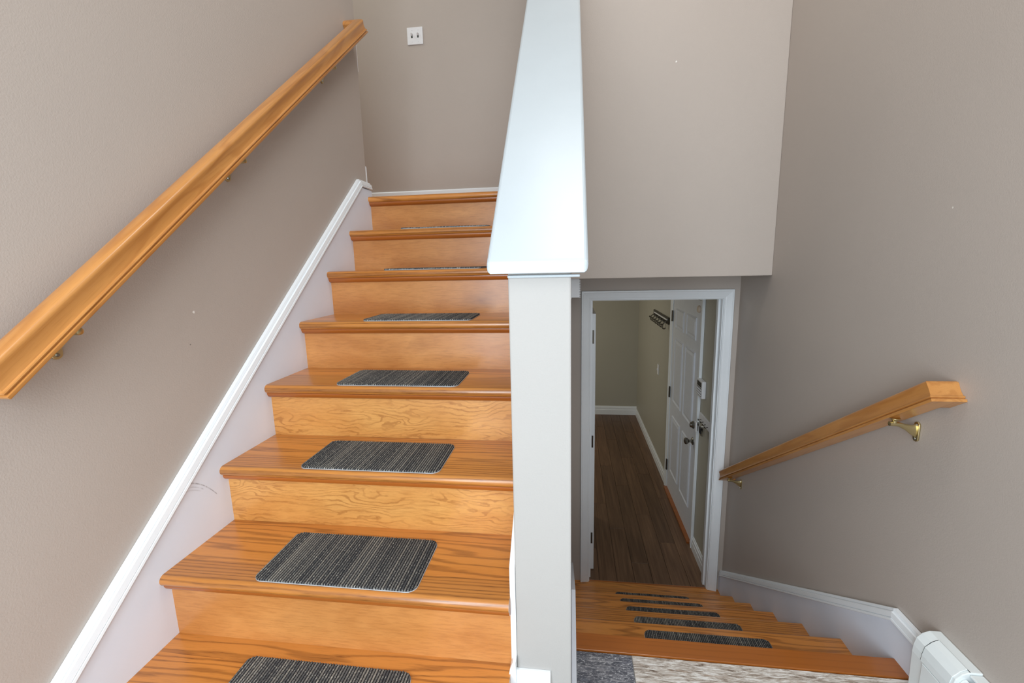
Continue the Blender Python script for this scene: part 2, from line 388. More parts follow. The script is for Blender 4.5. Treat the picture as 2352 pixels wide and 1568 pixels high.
struct(obj('wall_landing', B(-3.2, -3.1, YLC-0.12, YBK, 1.5, CEIL), 'wall'))
struct(obj('wall_return', B(-3.2, XW-0.12, YLC-0.12, YLC, 1.5, CEIL), 'wall'))
struct(obj('ceiling', B(-3.2, XR+0.12, -1.9, YBK+0.1, CEIL, CEIL+0.08), 'ceil'))
struct(obj('ceiling', B(0.0, XR, YB+0.12, YD, ZB, ZB+0.06), 'ceil'))
# lower door wall with an opening
OX0, OX1, OZ = 0.114, 0.962, 1.038
bm = BM()
box(bm, -1.5, OX0, YD, YD+0.115, -1.2, ZB); box(bm, OX1, XR, YD, YD+0.115, -1.2, ZB); box(bm, OX0, OX1, YD, YD+0.115, OZ, ZB)
struct(obj('wall_lower', bm, 'wall'))
XH, YH = 0.974, 5.74
struct(obj('wall_hall_right', B(XH, XH+0.12, YD+0.115, YH, -1.2, 1.3), 'hall'))
struct(obj('wall_hall_back', B(-1.5, XH+0.12, YH, YH+0.1, -1.2, 1.3), 'hall'))
struct(obj('wall_hall_left', B(-1.6, -1.5, YD+0.115, YH, -1.2, 1.3), 'hall'))
struct(obj('ceiling', B(-1.6, XH+0.12, YD+0.115, YH+0.1, 1.22, 1.3), 'ceil'))
# entrance floor, one object per tile
fl = struct(empty('floor', (0, 0, 0)))
obj('grout', B(XW, XR, -1.78, 0.424, -0.06, -0.0025), 'grout', fl)
rows = [0.424-0.2*i for i in range(12)]
ri = 0
for y1, y0 in zip(rows, rows[1:]):
    y0 = max(y0, -1.78)
    x = 0.197-1.2 if ri == 0 else 0.197-1.2+[0, 0.45, 0.8, 0.25][ri % 4]
    while x > XW: x -= 0.9
    c = 0
    while x < XR:
        a, b = max(x, XW), min(x+0.9 if x+0.9 != 0.197 else 0.197, XR)
        nxt = x+0.9
        if ri == 0:
            spans = None
        if b-a > 0.02 and ri > 0:
            hx, hy = (a+b)/2, (y0+y1)/2
            obj('tile', B(a+0.0012-hx, b-0.0012-hx, y0+0.0012-hy, y1-0.0012-hy, -0.012, 0.0), 'pale' if (c+ri) % 3 else 'dark', fl, loc=(hx, hy, 0), bevel=0.0008, seg=1)
        x = nxt; c += 1
    if ri == 0:
        for a, b, mt in ((0.017, 0.197, 'dark'), (0.197, XR, 'pale')):
            hx, hy = (a+b)/2, (y0+y1)/2
            obj('tile', B(a+0.0012-hx, b-0.0012-hx, y0+0.0012-hy, y1-0.0012-hy, -0.012, 0.0), mt, fl, loc=(hx, hy, 0), bevel=0.0008, seg=1)
    ri += 1
# lower hall floor, one object per plank
fl2 = struct(empty('floor', (0, YD, ZF)))
part('subfloor', B(-1.6, XH, YD+0.116, YH, ZF-0.05, ZF-0.006), 'black', fl2)
part('subfloor', B(0.1325, 0.9435, 2.089, YD+0.1155, ZF-0.05, ZF-0.009), 'black', fl2)
pw = 0.128; xi = 0
x = XH
while x > -0.45:
    a, b = x-pw, x
    y = 2.09-[0.0, 0.72, 0.31, 1.0, 0.55, 0.15, 0.85][xi % 7]
    while y < YH:
        c, d = max(y, 2.09), min(y+1.22, YH)
        if d-c > 0.01:
            hx, hy = (a+b)/2, (c+d)/2
            obj('plank', B(a+0.001-hx, b-0.001-hx, c+0.001-hy, d-0.001-hy, -0.008, 0.0), 'plank', fl2, loc=(hx, hy-YD, 0), bevel=0.0012, seg=1)
        y += 1.22
    x -= pw; xi += 1
struct(obj('floor', B(-3.2, PX, NY(0)+0.03, YBK, 1.50, NZ(0)-0.001), 'tread'))
# white cap on the half wall
cap0, cap1 = -0.03, YB
zc = lambda y: 1.2554+0.9706*(y+0.03)
cap = struct(empty('trim_1', (-0.06, 0.0, 1.25)))
part('cap_board', extr(BM(), [(cap0, zc(cap0)), (cap0, zc(cap0)+0.0245), (cap1, zc(cap1)+0.0245), (cap1, zc(cap1))], 'X', -0.1611, 0.032), 'cap', cap, bevel=0.0075, seg=3)
part('cap_moulding', B(PX-0.0005, 0.017, -0.007, 0.0005, 1.2492, 1.2548), 'cap', cap, bevel=0.002)
# front baseboard of the post (flared, with a left return)
bb = struct(empty('trim_2', (-0.09, 0, 0.2)))
bm = BM()
prof = [(0.0005, 0.0), (0.020, 0.0), (0.020, 0.285), (0.016, 0.315), (0.010, 0.342), (0.006, 0.356), (0.0005, 0.356)]
extr(bm, [(-a, b) for a, b in prof], 'X', PX-0.006, -0.047)
part('baseboard_front', bm, 'white', bb)
bm = BM()
extr(bm, [(PX-0.001-a, b) for a, b in [(0, 0.20), (0.020, 0.20), (0.018, 0.34), (0.013, 0.372), (0.007, 0.388), (0, 0.388)]], 'Y', -0.022, 0.0)
part('baseboard_return', bm, 'white', bb)
# far wall baseboard, landing end baseboard
bp = [(0, 0), (0.016, 0), (0.016, 0.085), (0.012, 0.098), (0.013, 0.110), (0.013, 0.170), (0.009, 0.178), (0, 0.178)]
bm = BM(); extr(bm, [(YBK-a, 1.6183+b) for a, b in bp], 'X', -3.1, PX); struct(obj('baseboard_back', bm, 'white'))
bm = BM(); extr(bm, [(YLC+a, 1.6183+b*0.85) for a, b in bp], 'X', -3.1, XW+0.0005); struct(obj('baseboard_left', bm, 'white'))
# hall baseboards
hb = [(0, 0), (0.016, 0), (0.016, 0.075), (0.013, 0.082), (0.013, 0.112), (0.008, 0.120), (0.006, 0.134), (0, 0.134)]
bm = BM(); extr(bm, [(YH-a, ZF+b) for a, b in hb], 'X', -1.5, XH); struct(obj('baseboard_hall_back', bm, 'white'))
hb2 = [(a, b*0.8) for a, b in hb]
bm = BM(); extr(bm, [(XH-a, ZF+b) for a, b in hb2], 'Y', 3.605, YH-0.016); struct(obj('baseboard_hall_right', bm, 'white'))
bm = BM(); extr(bm, [(XH-a, ZF+b) for a, b in hb2], 'Y', 2.195, 2.535); struct(obj('baseboard_hall_near', bm, 'white'))
# ------------------------------------------------------------------ upper staircase
def tread_prof(tip, back, top, th=0.028):
    pts = [(back, top-th), (back, top)]
    for i in range(9):
        a = math.pi/2-math.pi*i/8
        pts.append((tip+th/2-math.cos(a)*th/2, top-th/2+math.sin(a)*th/2))
    return pts
def cove_prof(ry, zt_):
    pts = [(ry, zt_), (ry-0.019, zt_), (ry-0.019, zt_-0.004)]
    for i in range(1, 6):
        a = math.pi/2*i/6
        pts.append((ry-0.019+0.014*(1-math.cos(a))+0.001, zt_-0.004-0.013*math.sin(a)))
    pts += [(ry-0.004, zt_-0.0185), (ry, zt_-0.0185)]
    return pts
st = empty('staircase', (-0.56, -0.45, 0.0), 'honey oak staircase with maple risers climbing beside the left wall', 'staircase')
XE = -0.137
for k in range(0, 9):
    y, z = NY(k), NZ(k)
    ctr = Vector(((XL+XE)/2, y, z))
    w = (XE-XL)/2
    back = y+RG+0.0287+0.004 if k else y+0.09
    part('tread', extr(BM(), [(a-y, b-z) for a, b in tread_prof(y, back, z)], 'X', -w, w), 'tread', st, shift=ctr, smooth=True)
    part('riser', B(-w, w, 0.0287, 0.0287+0.018, -RZ, -0.0285), 'riserf' if k in (4, 5) else 'riser', st, shift=ctr)
    part('cove_moulding', extr(BM(), cove_prof(0.0287, -0.028), 'X', -w, w), 'cove', st, shift=ctr, smooth=True)
# left skirt: board with a stepped moulding along the top
SZ = 0.683; SL = RZ/RG
zl = lambda y: SZ+SL*y
yk = 1.262; zk = zl(yk)
e = 0.037
part('skirt_board', extr(BM(), [(-0.56, 0.0), (-0.56, zl(-0.56)-e), (yk+0.006, zk-e), (YLC+0.012, zk-e), (YLC+0.012, 1.45), (-0.3, 0.1), (-0.56, -0.0)], 'X', XW+0.0005, XL), 'skirts', st, bevel=0.002)
mp = [(0, 0), (0.0, 0.012), (-0.0065, 0.015), (-0.0078, 0.0135), (-0.009, 0.0205), (-0.0225, 0.0235), (-0.024, 0.0205), (-0.0252, 0.0245), (-0.0305, 0.0255), (-0.033, 0.0195), (-0.033, 0)]
xw_ = XW+0.0007
path = [(xw_, -0.56, zl(-0.56)), (xw_, yk, zk), (xw_, YLC+0.010, zk)]
part('skirt_moulding', sweep(BM(), path, [(-a, b) for a, b in mp], (1, 0, 0)), 'white', st)
# right skirt against the half wall
zr = lambda y: 0.612+SL*y
part('skirt_board', extr(BM(), [(-0.0005, 0.20), (-0.0005, zr(0)), (YB, zr(YB)), (YB, 1.2), (0.3, 0.4)], 'X', XE, PX-0.0005), 'white', st, bevel=0.002)
# ------------------------------------------------------------------ lower staircase
st2 = empty('staircase', (0.52, 0.45, 0.0), 'oak staircase going down on the right towards the white doorway', 'staircase')
LX0, LX1 = 0.0155, XR-0.0205
lw = (LX1-LX0)/2; lc = (LX0+LX1)/2
part('nosing_board', extr(BM(), [(a, b) for a, b in [(-0.0726, -0.028), (-0.0726, -0.0005), (-0.0715, 0.0), (-0.004, 0.0), (-0.001, -0.004), (0, -0.012), (-0.004, -0.026), (-0.01, -0.028)]], 'X', -lw, lw), 'board', st2, shift=Vector((lc, LY(0), LZ(0))))
for k in range(1, 7):
    y, z = LY(k), LZ(k)
    if k == 6: y, z = 2.07, ZF+0.001
    ctr = Vector((lc, y, z))
    pr_ = [(-a, b) for a, b in tread_prof(0, 0.2657+0.03, 0)]
    if k < 6: part('tread', extr(BM(), pr_, 'X', -lw, lw), 'tread', st2, shift=ctr, smooth=True)
    else:
        part('tread', B(-lw, lw, 1.80-y, YD-0.0007-y, -0.028, 0), 'tread', st2, shift=ctr)
        part('threshold', B(0.1325, 0.9435, YD+0.001, 2.0885, ZF-0.027, ZF+0.001), 'board', st2)
for k in range(0, 6):
    part('riser', B(-lw, lw, -0.0467, -0.0287, -0.172, -0.0285), 'riser', st2, shift=Vector((lc, LY(k), LZ(k))))
# right wall skirt: sloping part, then a level part that runs behind the heater
RS = 0.1734/0.2657*1.015
ry0, rz0 = 0.533, 0.155
zr2 = lambda y: rz0-RS*(y-ry0)
part('skirt_board', extr(BM(), [(-1.75, 0.0), (-1.75, rz0-0.034), (ry0-0.010, rz0-0.034), (YD-0.0005, zr2(YD)-0.042), (YD-0.0005, ZF), (1.86, ZF), (0.5, -0.1), (0.42, 0.0)], 'X', XR-0.0205, XR-0.0005), 'skirt', st2, bevel=0.002)
path = [(XR-0.0007, -1.75, rz0), (XR-0.0007, ry0, rz0), (XR-0.0007, YD-0.0007, zr2(YD))]
mp2 = [(a*1.15, b+0.001) for a, b in mp]
part('skirt_moulding', sweep(BM(), path, [(a, b) for a, b in mp2], (-1, 0, 0)), 'white', st2)
# skirt on the half wall side
zs = lambda y: 0.150-RS*(y-0.52)
part('skirt_board', extr(BM(), [(0.002, 0.0), (0.002, 0.15), (0.52, 0.15), (YD-0.0005, zs(YD)), (YD-0.0005, ZF), (1.86, ZF), (0.5, -0.1), (0.42, 0.0)], 'X', 0.0005, 0.0152), 'skirt', st2, bevel=0.003)
# ------------------------------------------------------------------ carpet stair mats
def make_mat(W_, D_, R_=0.022):
    bm = BM(); pitch = 0.0068; n = int(W_/pitch); W_ = n*pitch; h0, h1 = 0.0035, 0.0066
    xs = []
    for i in range(n):
        for f, h in ((0.0, h0), (0.22, h0+0.0018), (0.5, h1), (0.78, h0+0.0018)): xs.append((i*pitch+f*pitch, h))
    xs.append((W_, h0))
    rows = []
    for x, h in xs:
        d = min(x, W_-x); ins = 0.0 if d >= R_ else R_-math.sqrt(max(0, R_*R_-(R_-d)**2))
        jag = random.uniform(-0.0006, 0.0006)
        y0, y1 = ins+jag, D_-ins-jag
        rows.append([bm.verts.new((x, y0, 0)), bm.verts.new((x, y0, h-0.0008)), bm.verts.new((x, y0+0.002, h)), bm.verts.new((x, y1-0.002, h)), bm.verts.new((x, y1, h-0.0008)), bm.verts.new((x, y1, 0))])
    for a, b in zip(rows, rows[1:]):
        for j in range(5): bm.faces.new((a[j], b[j], b[j+1], a[j+1]))
        bm.faces.new((a[5], b[5], b[0], a[0]))
    bm.faces.new(rows[0]); bm.faces.new(rows[-1][::-1])
    return bm
def make_backing(W_, D_, R_=0.0225):
    W_ = int(W_/0.0068)*0.0068; pts = []
    for cx, cy_, a0 in ((W_-R_, D_-R_, 0), (R_, D_-R_, 90), (R_, R_, 180), (W_-R_, R_, 270)):
        for i in range(6):
            a = math.radians(a0+18*i); g = 0.0012
            pts.append((cx+(R_+g)*math.cos(a), cy_+(R_+g)*math.sin(a)))
    return extr(BM(), pts, 'Z', 0.0, 0.0018)
ords = {7: 'ribbed charcoal carpet mat cut off by the bottom edge, lowest mat on the rising stairs',
        6: 'ribbed charcoal carpet mat on the tread just above the bottom mat of the rising stairs',
        5: 'ribbed charcoal carpet mat third from the bottom on the rising stairs',
        4: 'ribbed charcoal carpet mat fourth from the bottom on the rising stairs',
        3: 'ribbed charcoal carpet mat fifth from the bottom on the rising stairs',
        2: 'thin looking charcoal mat on the tread level with the front edge of the white cap',
        1: 'topmost charcoal mat of the rising stairs, a dark sliver below the top riser'}
proto = None
for k in range(7, 0, -1):
    if proto is None:
        o = proto = obj('carpet_mat', make_mat(0.408, 0.192), 'mat'); pb = obj('backing', make_backing(0.408, 0.192), 'backing', o)
    else:
        o = proto.copy(); COL.objects.link(o); c = pb.copy(); COL.objects.link(c); c.parent = o
    o.location = (-0.766+random.uniform(-0.003, 0.003), NY(k)+0.014, NZ(k)+0.0004)
    o.rotation_euler = (0, 0, random.uniform(-0.006, 0.006))
    tag(o, ords[k], 'stair mat', 'carpet mats on the rising stairs')
ordl = {1: 'charcoal carpet strip nearest the wooden landing edge on the descending stairs',
        2: 'charcoal carpet strip second from the landing edge on the descending stairs',
        3: 'charcoal carpet strip in the middle of the five on the descending stairs',
        4: 'charcoal carpet strip second from the doorway on the descending stairs',
        5: 'charcoal carpet strip closest to the doorway on the descending stairs'}
proto2 = None
for k in range(1, 6):
    if proto2 is None:
        o = proto2 = obj('carpet_mat', make_mat(0.465, 0.19), 'mat'); pb2 = obj('backing', make_backing(0.465, 0.19), 'backing', o)
    else:
        o = proto2.copy(); COL.objects.link(o); c = pb2.copy(); COL.objects.link(c); c.parent = o
    o.location = (0.286, LY(k)-0.047-0.19, LZ(k)+0.0004)
    tag(o, ordl[k], 'stair mat', 'carpet mats on the descending stairs')
# ------------------------------------------------------------------ handrails
RP = [(0.000, 0.0), (0.0535, 0.0), (0.0545, 0.0015), (0.0545, 0.0068), (0.0500, 0.0084), (0.0500, 0.0097), (0.0530, 0.0110), (0.0538, 0.0132), (0.0526, 0.0154),
      (0.0494, 0.0166), (0.0484, 0.0200), (0.0474, 0.0270), (0.0472, 0.0350), (0.0480, 0.0420), (0.0489, 0.0462), (0.0490, 0.0492), (0.0478, 0.0523), (0.0440, 0.0558), (0.0360, 0.0585), (0.0272, 0.0595)]
RP = RP + [(0.0545-a, b) for a, b in RP[::-1][1:-1]]
def bracket(parent, base, wdir, zr_, tall=0.075):
    """base: point on the wall at the rail's underside height; wdir: +1 outwards along +X, -1 along -X"""
    bx, by, bz = base; r_ = lambda h: bx+wdir*h
    plate_top, plate_bot = bz-0.010, bz-0.010-tall
    br = empty('bracket', (bx, by, bz)); br.parent = parent; br.location = Vector((bx, by, bz))-parent.location
    bm = BM(); pts = []
    for c, s0 in ((plate_top-0.011, 0), (plate_bot+0.011, math.pi)):
        for i in range(9):
            a = s0+math.pi*i/8
            pts.append((by+0.011*math.cos(a), c+0.011*math.sin(a)))
    x0, x1 = sorted((r_(0.0005), r_(0.006)))
    extr(bm, pts, 'X', x0, x1); part('wall_plate', bm, 'brass', br, smooth=True, bevel=0.0012)
    for zz in (plate_top-0.010, plate_bot+0.009):
        bm = BM(); cyl(bm, (r_(0.0055), by, zz), (r_(0.0085), by, zz), 0.0042, 0.003); part('screw', bm, 'nickel', br)
    bm = BM()                                                # tapered arm
    A = [(0.005, -0.034, 0.0055, 0.021), (0.018, -0.032, 0.005, 0.0155), (0.034, -0.024, 0.005, 0.010), (zr_-0.012, -0.015, 0.006, 0.007), (zr_, -0.014, 0.0065, 0.007), (zr_+0.010, -0.014, 0.0065, 0.007), (zr_+0.0105, -0.013, 0.0072, 0.0072), (zr_+0.0135, -0.013, 0.0072, 0.0072), (zr_+0.015, -0.013, 0.004, 0.004)]
    rings = []
    for h, v, wy, wz in A:
        rings.append([bm.verts.new((r_(h), by+wy*math.cos(t), bz+v-0.004+wz*math.sin(t))) for t in [2*math.pi*i/12 for i in range(12)]])
    for q0, q1 in zip(rings, rings[1:]):
        for i in range(12): bm.faces.new((q0[i], q0[(i+1) % 12], q1[(i+1) % 12], q1[i]))
    bm.faces.new(rings[0]); bm.faces.new(rings[-1][::-1])
    part('arm', bm, 'brass', br, smooth=True)
    bm = BM(); lathe(bm, (r_(zr_), by, bz-0.020), (0, 0, 1), [(0, 0.004), (0.006, 0.007), (0.012, 0.007), (0.016, 0.010), (0.0195, 0.014), (0.0215, 0.014)])
    part('saddle', bm, 'brass', br, smooth=True)
    return br
# left rail
def rail(name, label, pts, nrm, prof, d, loc):
    root = empty(name, loc, label, 'handrail')
    # mesh in a local frame whose X runs along the rail so that the grain follows it
    d = Vector(d).normalized(); n = Vector(nrm).normalized(); s = n.cross(d)
    Mx = Matrix((d, s, n)).transposed()
    inv = Mx.inverted(); o0 = Vector(loc)
    out = []
    for nm, ps in pts:
        bm = sweep(BM(), ps, prof, nrm)
        for v in bm.verts: v.co = inv @ (v.co-o0)
        o = obj(nm, bm, 'rail', root, smooth=True)
        o.rotation_euler = Mx.to_euler()
        out.append(o)
    return root
LS = 0.8008; zlr = lambda y: 1.0715+LS*(y+0.272)
nl = Vector((0, -LS, 1)).normalized(); dl = Vector((0, 1, LS)).normalized()
XO = -0.9345; XI = XO-0.0545
ya, yb_ = -0.272, 1.318
# path runs along the outer bottom edge; wall returns at both ends
P0, P1 = (XO, ya, zlr(ya)), (XO, yb_, zlr(yb_))
profL = [(a-0.0545, b) for a, b in RP]
hr = rail('handrail', 'long moulded oak handrail rising along the left wall', [('rail', [(XW+0.0005, ya, zlr(ya)), P0, P1, (XW+0.0005, yb_, zlr(yb_))])], nl, profL, dl, (XW, 0.4, 1.6))
for yb2 in (-0.13, 0.404, 1.013): bracket(hr, (XW, yb2, zlr(yb2)-0.002), 1, 0.055, 0.064)
# right rail
RSL = -0.657; zrr = lambda y: 0.887+RSL*(y-0.405)
nr = Vector((0, -RSL, 1)).normalized(); dr_ = Vector((0, 1, RSL)).normalized()
XO2 = 0.958
ya, yb_ = 0.405, 1.992
profR = [((0.0545-a)*1.1, b*1.1) for a, b in RP]
P0, P1 = (XO2, ya, zrr(ya)), (XO2, yb_, zrr(yb_))
hr2 = rail('handrail', 'short oak handrail with brass brackets sloping down along the right wall', [('rail', [(XR-0.0005, ya, zrr(ya)), P0, P1, (XR-0.0005, yb_, zrr(yb_))])], nr, profR, dr_, (XR, 1.2, 0.4))
for yb2 in (0.556, 1.850): bracket(hr2, (XR, yb2, zrr(yb2)-0.002), -1, 0.068, 0.062)
# ------------------------------------------------------------------ doorway at the foot of the stairs
dw = struct(empty('door_2', (0.53, YD, ZF)))
CP = [(0, 0), (0, 0.010), (0.004, 0.0125), (0.010, 0.0115), (0.014, 0.013), (0.030, 0.015), (0.046, 0.0175), (0.050, 0.0205), (0.057, 0.0205), (0.0595, 0.017), (0.0595, 0)]
cx0, cx1, cz1 = 0.1275, 0.9485, 1.0245
part('casing', sweep(BM(), [(cx0, YD, ZF), (cx0, YD, cz1), (cx1, YD, cz1), (cx1, YD, ZF)], [(-a, b+0.0005) for a, b in CP], (0, -1, 0)), 'white', dw)
part('jamb', B(OX0+0.0005, 0.132, YD-0.001, YD+0.116, ZF, 1.02), 'white', dw)
part('jamb', B(0.944, OX1-0.0005, YD-0.001, YD+0.116, ZF, 1.02), 'white', dw)
part('jamb_head', B(OX0+0.0005, OX1-0.0005, YD-0.001, YD+0.116, 1.0205, OZ-0.0005), 'white', dw)
part('door_stop', B(0.932, 0.9438, YD+0.040, YD+0.075, ZF, 1.0195), 'white', dw)
part('door_stop', B(0.1322, 0.142, YD+0.040, YD+0.075, ZF, 1.0195), 'white', dw)
lf = part('door_leaf', B(0.1335, 0.1685, 2.198, 2.975, ZF+0.008, 0.922), 'white', dw, bevel=0.002)
for z0, z1 in ((0.715, 0.808), (-0.042, 0.047), (-0.800, -0.712)):
    part('hinge', B(0.142, 0.158, 2.1955, 2.1985, z0, z1), 'hinge', lf)
    bm = BM(); cyl(bm, (0.140, 2.193, z0), (0.140, 2.193, z1), 0.0045, seg=10); part('hinge_pin', bm, 'hinge', lf)
# ------------------------------------------------------------------ six panel door in the hall's right wall
d1 = struct(empty('door_1', (XH, 3.06, ZF)))
DY0, DY1, DZ1 = 2.605, 3.525, 0.962
ZB0 = ZF+0.018
part('casing', sweep(BM(), [(XH, DY1+0.008, ZF), (XH, DY1+0.008, DZ1+0.006), (XH, DY0-0.008, DZ1+0.006), (XH, DY0-0.008, ZF)], [(-a, b+0.0005) for a, b in CP], (-1, 0, 0)), 'white', d1)
pf = 0.0035                                                  # leaf face just proud of the wall plane
bm = BM()
sl = part('door_leaf', B(XH-pf, XH-0.0002, DY0, DY1, ZB0, DZ1), 'door', d1)
cols = [(DY0+0.115, DY0+0.415), (DY0+0.505, DY1-0.115)]
H = DZ1-ZB0
rws = [(0.885, 0.945), (0.50, 0.845), (0.12, 0.425)]
rws = [(ZB0+H*0.835, ZB0+H*0.93), (ZB0+H*0.475, ZB0+H*0.79), (ZB0+H*0.115, ZB0+H*0.405)]
for (p0, p1) in cols:
    for (q0, q1) in rws:
        bm = BM()
        # moulded frame ring and raised field
        def ring(i0, h0, i1, h1):
            a = [(p0+i0, q0+i0), (p1-i0, q0+i0), (p1-i0, q1-i0), (p0+i0, q1-i0)]
            b = [(p0+i1, q0+i1), (p1-i1, q0+i1), (p1-i1, q1-i1), (p0+i1, q1-i1)]
            va = [bm.verts.new((XH-pf-h0, y, z)) for y, z in a]; vb = [bm.verts.new((XH-pf-h1, y, z)) for y, z in b]
            for i in range(4): bm.faces.new((va[i], va[(i+1) % 4], vb[(i+1) % 4], vb[i]))
            return vb
        ring(0, 0.0, 0.008, 0.009); ring(0.008, 0.009, 0.018, 0.0015); ring(0.018, 0.0015, 0.026, 0.001); ring(0.026, 0.001, 0.045, 0.007)
        vb = ring(0.045, 0.007, 0.046, 0.007); bm.faces.new(vb)
        part('panel', bm, 'door', sl)
for z0, z1 in ((0.690, 0.792), (-0.062, 0.045), (-0.823, -0.713)):
    part('hinge', B(XH-0.0205-0.0005, XH-0.008, DY1-0.001, DY1+0.014, z0, z1), 'hinge', d1)
    bm = BM(); cyl(bm, (XH-0.016, DY1-0.002, z0), (XH-0.016, DY1-0.002, z1), 0.006, seg=10); part('hinge_pin', bm, 'hinge', d1)
bm = BM(); lathe(bm, (XH-pf, 2.675, -0.167), (-1, 0, 0), [(0, 0.031), (0.004, 0.031), (0.010, 0.022), (0.014, 0.012), (0.030, 0.011), (0.036, 0.018), (0.044, 0.026), (0.055, 0.0275), (0.064, 0.022), (0.068, 0.010)])
part('knob', bm, 'nickel', d1, smooth=True)
bm = BM(); lathe(bm, (XH-pf, 2.675, -0.030), (-1, 0, 0), [(0, 0.031), (0.006, 0.031), (0.012, 0.026), (0.022, 0.021), (0.028, 0.019), (0.030, 0.006)])
db = part('deadbolt', bm, 'nickel', d1, smooth=True)
part('threshold', B(XH-0.035, XH-0.0002, DY0-0.008, DY1+0.008, ZF, ZF+0.016), 'board', d1)
bm = BM(); lathe(bm, (XH-pf, 2.665, 0.895), (-1, 0, 0), [(0, 0.028), (0.010, 0.028), (0.016, 0.022), (0.018, 0.005)])
tag(obj('door_contact', bm, 'gold', smooth=True), 'round pinkish door contact on the top corner of the six panel door', 'sensor')
# ------------------------------------------------------------------ things on the hall's right wall
cr_ = empty('coat_rack', (XH, 4.1, 0.66), 'coat rack with a row of metal hooks on the dark hall wall', 'coat rack')
part('rail_board', B(XH-0.018, XH-0.0005, 3.70, 4.50, 0.63, 0.70), 'bronze', cr_, bevel=0.003)
part('shelf_lip', B(XH-0.03, XH-0.0185, 3.72, 4.40, 0.672, 0.685), 'plate', cr_)
for i in range(6):
    y = 3.76+i*0.135
    bm = BM()
    pts = [(XH-0.018, y, 0.655), (XH-0.045, y, 0.640), (XH-0.060, y, 0.615), (XH-0.058, y, 0.590), (XH-0.040, y, 0.578), (XH-0.028, y, 0.590)]
    for a, b in zip(pts, pts[1:]): cyl(bm, a, b, 0.0065, seg=8)
    hk = part('hook', bm, 'nickel', cr_)
    bm = BM(); lathe(bm, (XH-0.058, y, 0.622), (-1, 0, 0.3), [(0, 0.006), (0.01, 0.011), (0.02, 0.006)], seg=10); part('hook_tip', bm, 'nickel', hk, smooth=True)
sw = empty('light_switch', (XH, 4.19, 0.056), 'small white light switch on the dark hall wall left of the six panel door', 'light switch')
part('cover_plate', B(XH-0.007, XH-0.0005, 4.155, 4.225, -0.002, 0.114), 'plate', sw, bevel=0.002)
part('toggle', B(XH-0.016, XH-0.0071, 4.185, 4.195, 0.046, 0.066), 'plate', sw)
kp = empty('alarm_keypad', (XH, 2.47, 0.31), 'white alarm keypad with dark screen on the wall beside the six panel door', 'keypad')
ky0, ky1, kz0, kz1 = 2.415, 2.555, 0.262, 0.392
part('housing', B(XH-0.030, XH-0.0005, ky0, ky1, kz0, kz1), 'plate', kp, bevel=0.005, seg=3)
part('screen', B(XH-0.0315, XH-0.0301, ky0+0.018, ky1-0.018, kz1-0.05, kz1-0.014), 'black', kp)
part('key_area', B(XH-0.0308, XH-0.0301, ky0+0.012, ky1-0.012, kz0+0.012, kz1-0.056), 'screen', kp)
for i in range(3):
    for j in range(4):
        part('key', B(XH-0.0335, XH-0.0309, ky0+0.018+j*0.027, ky0+0.038+j*0.027, kz0+0.017+i*0.019, kz0+0.030+i*0.019), 'plate', kp)
kr = empty('key_rack', (XH, 2.37, 0.09), 'small key rack with dark hooks on the wall below the alarm keypad', 'key rack')
part('rack_board', B(XH-0.012, XH-0.0005, 2.25, 2.50, 0.07, 0.135), 'plate', kr, bevel=0.002)
for y in (2.29, 2.345, 2.40, 2.455):
    bm = BM(); pts = [(XH-0.012, y, 0.095), (XH-0.03, y, 0.088), (XH-0.036, y, 0.098)]
    for a, b in zip(pts, pts[1:]): cyl(bm, a, b, 0.003, seg=8)
    part('hook', bm, 'bronze', kr)
def keys(y, label, fob, n):
    r_ = empty('key_bunch', (XH-0.033, y, 0.09), label, 'keys', 'key bunches on the key rack')
    bm = BM()
    pts = [(XH-0.033, y+0.013*math.cos(t), 0.079+0.013*math.sin(t)) for t in [2*math.pi*i/12 for i in range(13)]]
    for a, b in zip(pts, pts[1:]): cyl(bm, a, b, 0.0014, seg=6)
    part('key_ring', bm, 'nickel', r_)
    for i in range(n):
        yy = y-0.012+i*0.012
        bm = BM(); extr(bm, [(yy-0.010, 0.068), (yy+0.010, 0.068), (yy+0.010, 0.050), (yy+0.004, 0.046), (yy+0.004, 0.010), (yy-0.003, 0.006), (yy-0.003, 0.046), (yy-0.010, 0.050)], 'X', XH-0.036-i*0.003, XH-0.034-i*0.003)
        part('key', bm, 'nickel', r_)
    part('fob', B(XH-0.052, XH-0.042, y-0.018, y+0.018, 0.0 if fob == 'plate' else 0.028, 0.075), fob, r_, bevel=0.004)
keys(2.345, 'bunch of keys with a black fob on the key rack, nearest the white door casing', 'black', 3)
keys(2.455, 'bunch of keys with a pale tag on the key rack beside the six panel door', 'plate', 2)
# ------------------------------------------------------------------ plates, chime
dsw = empty('light_switch', (-1.05, YBK, 2.80), 'double white light switch plate on the far wall above the rising stairs', 'light switch')
sx0, sx1, sz0, sz1 = -1.0965, -0.988, 2.741, 2.848
part('cover_plate', B(sx0, sx1, YBK-0.007, YBK-0.0005, sz0, sz1), 'plate', dsw, bevel=0.003)
for xx in (sx0+0.033, sx1-0.033):
    part('toggle_slot', B(xx-0.0055, xx+0.0055, YBK-0.0078, YBK-0.0071, 2.782, 2.808), 'screen', dsw)
    bm = BM(); extr(bm, [(YBK-0.0079, 2.795), (YBK-0.0079, 2.806), (YBK-0.021, 2.812), (YBK-0.021, 2.806)], 'X', xx-0.004, xx+0.004); part('toggle', bm, 'plate', dsw)
    for zz in (2.760, 2.830):
        bm = BM(); cyl(bm, (xx, YBK-0.0085, zz), (xx, YBK-0.007, zz), 0.0035, seg=10); part('screw', bm, 'plate', dsw)
tp = empty('switch_plate', (XW-0.04, YLC, 2.25), 'edge of a white plate around the corner just below the handrail top', 'switch plate')
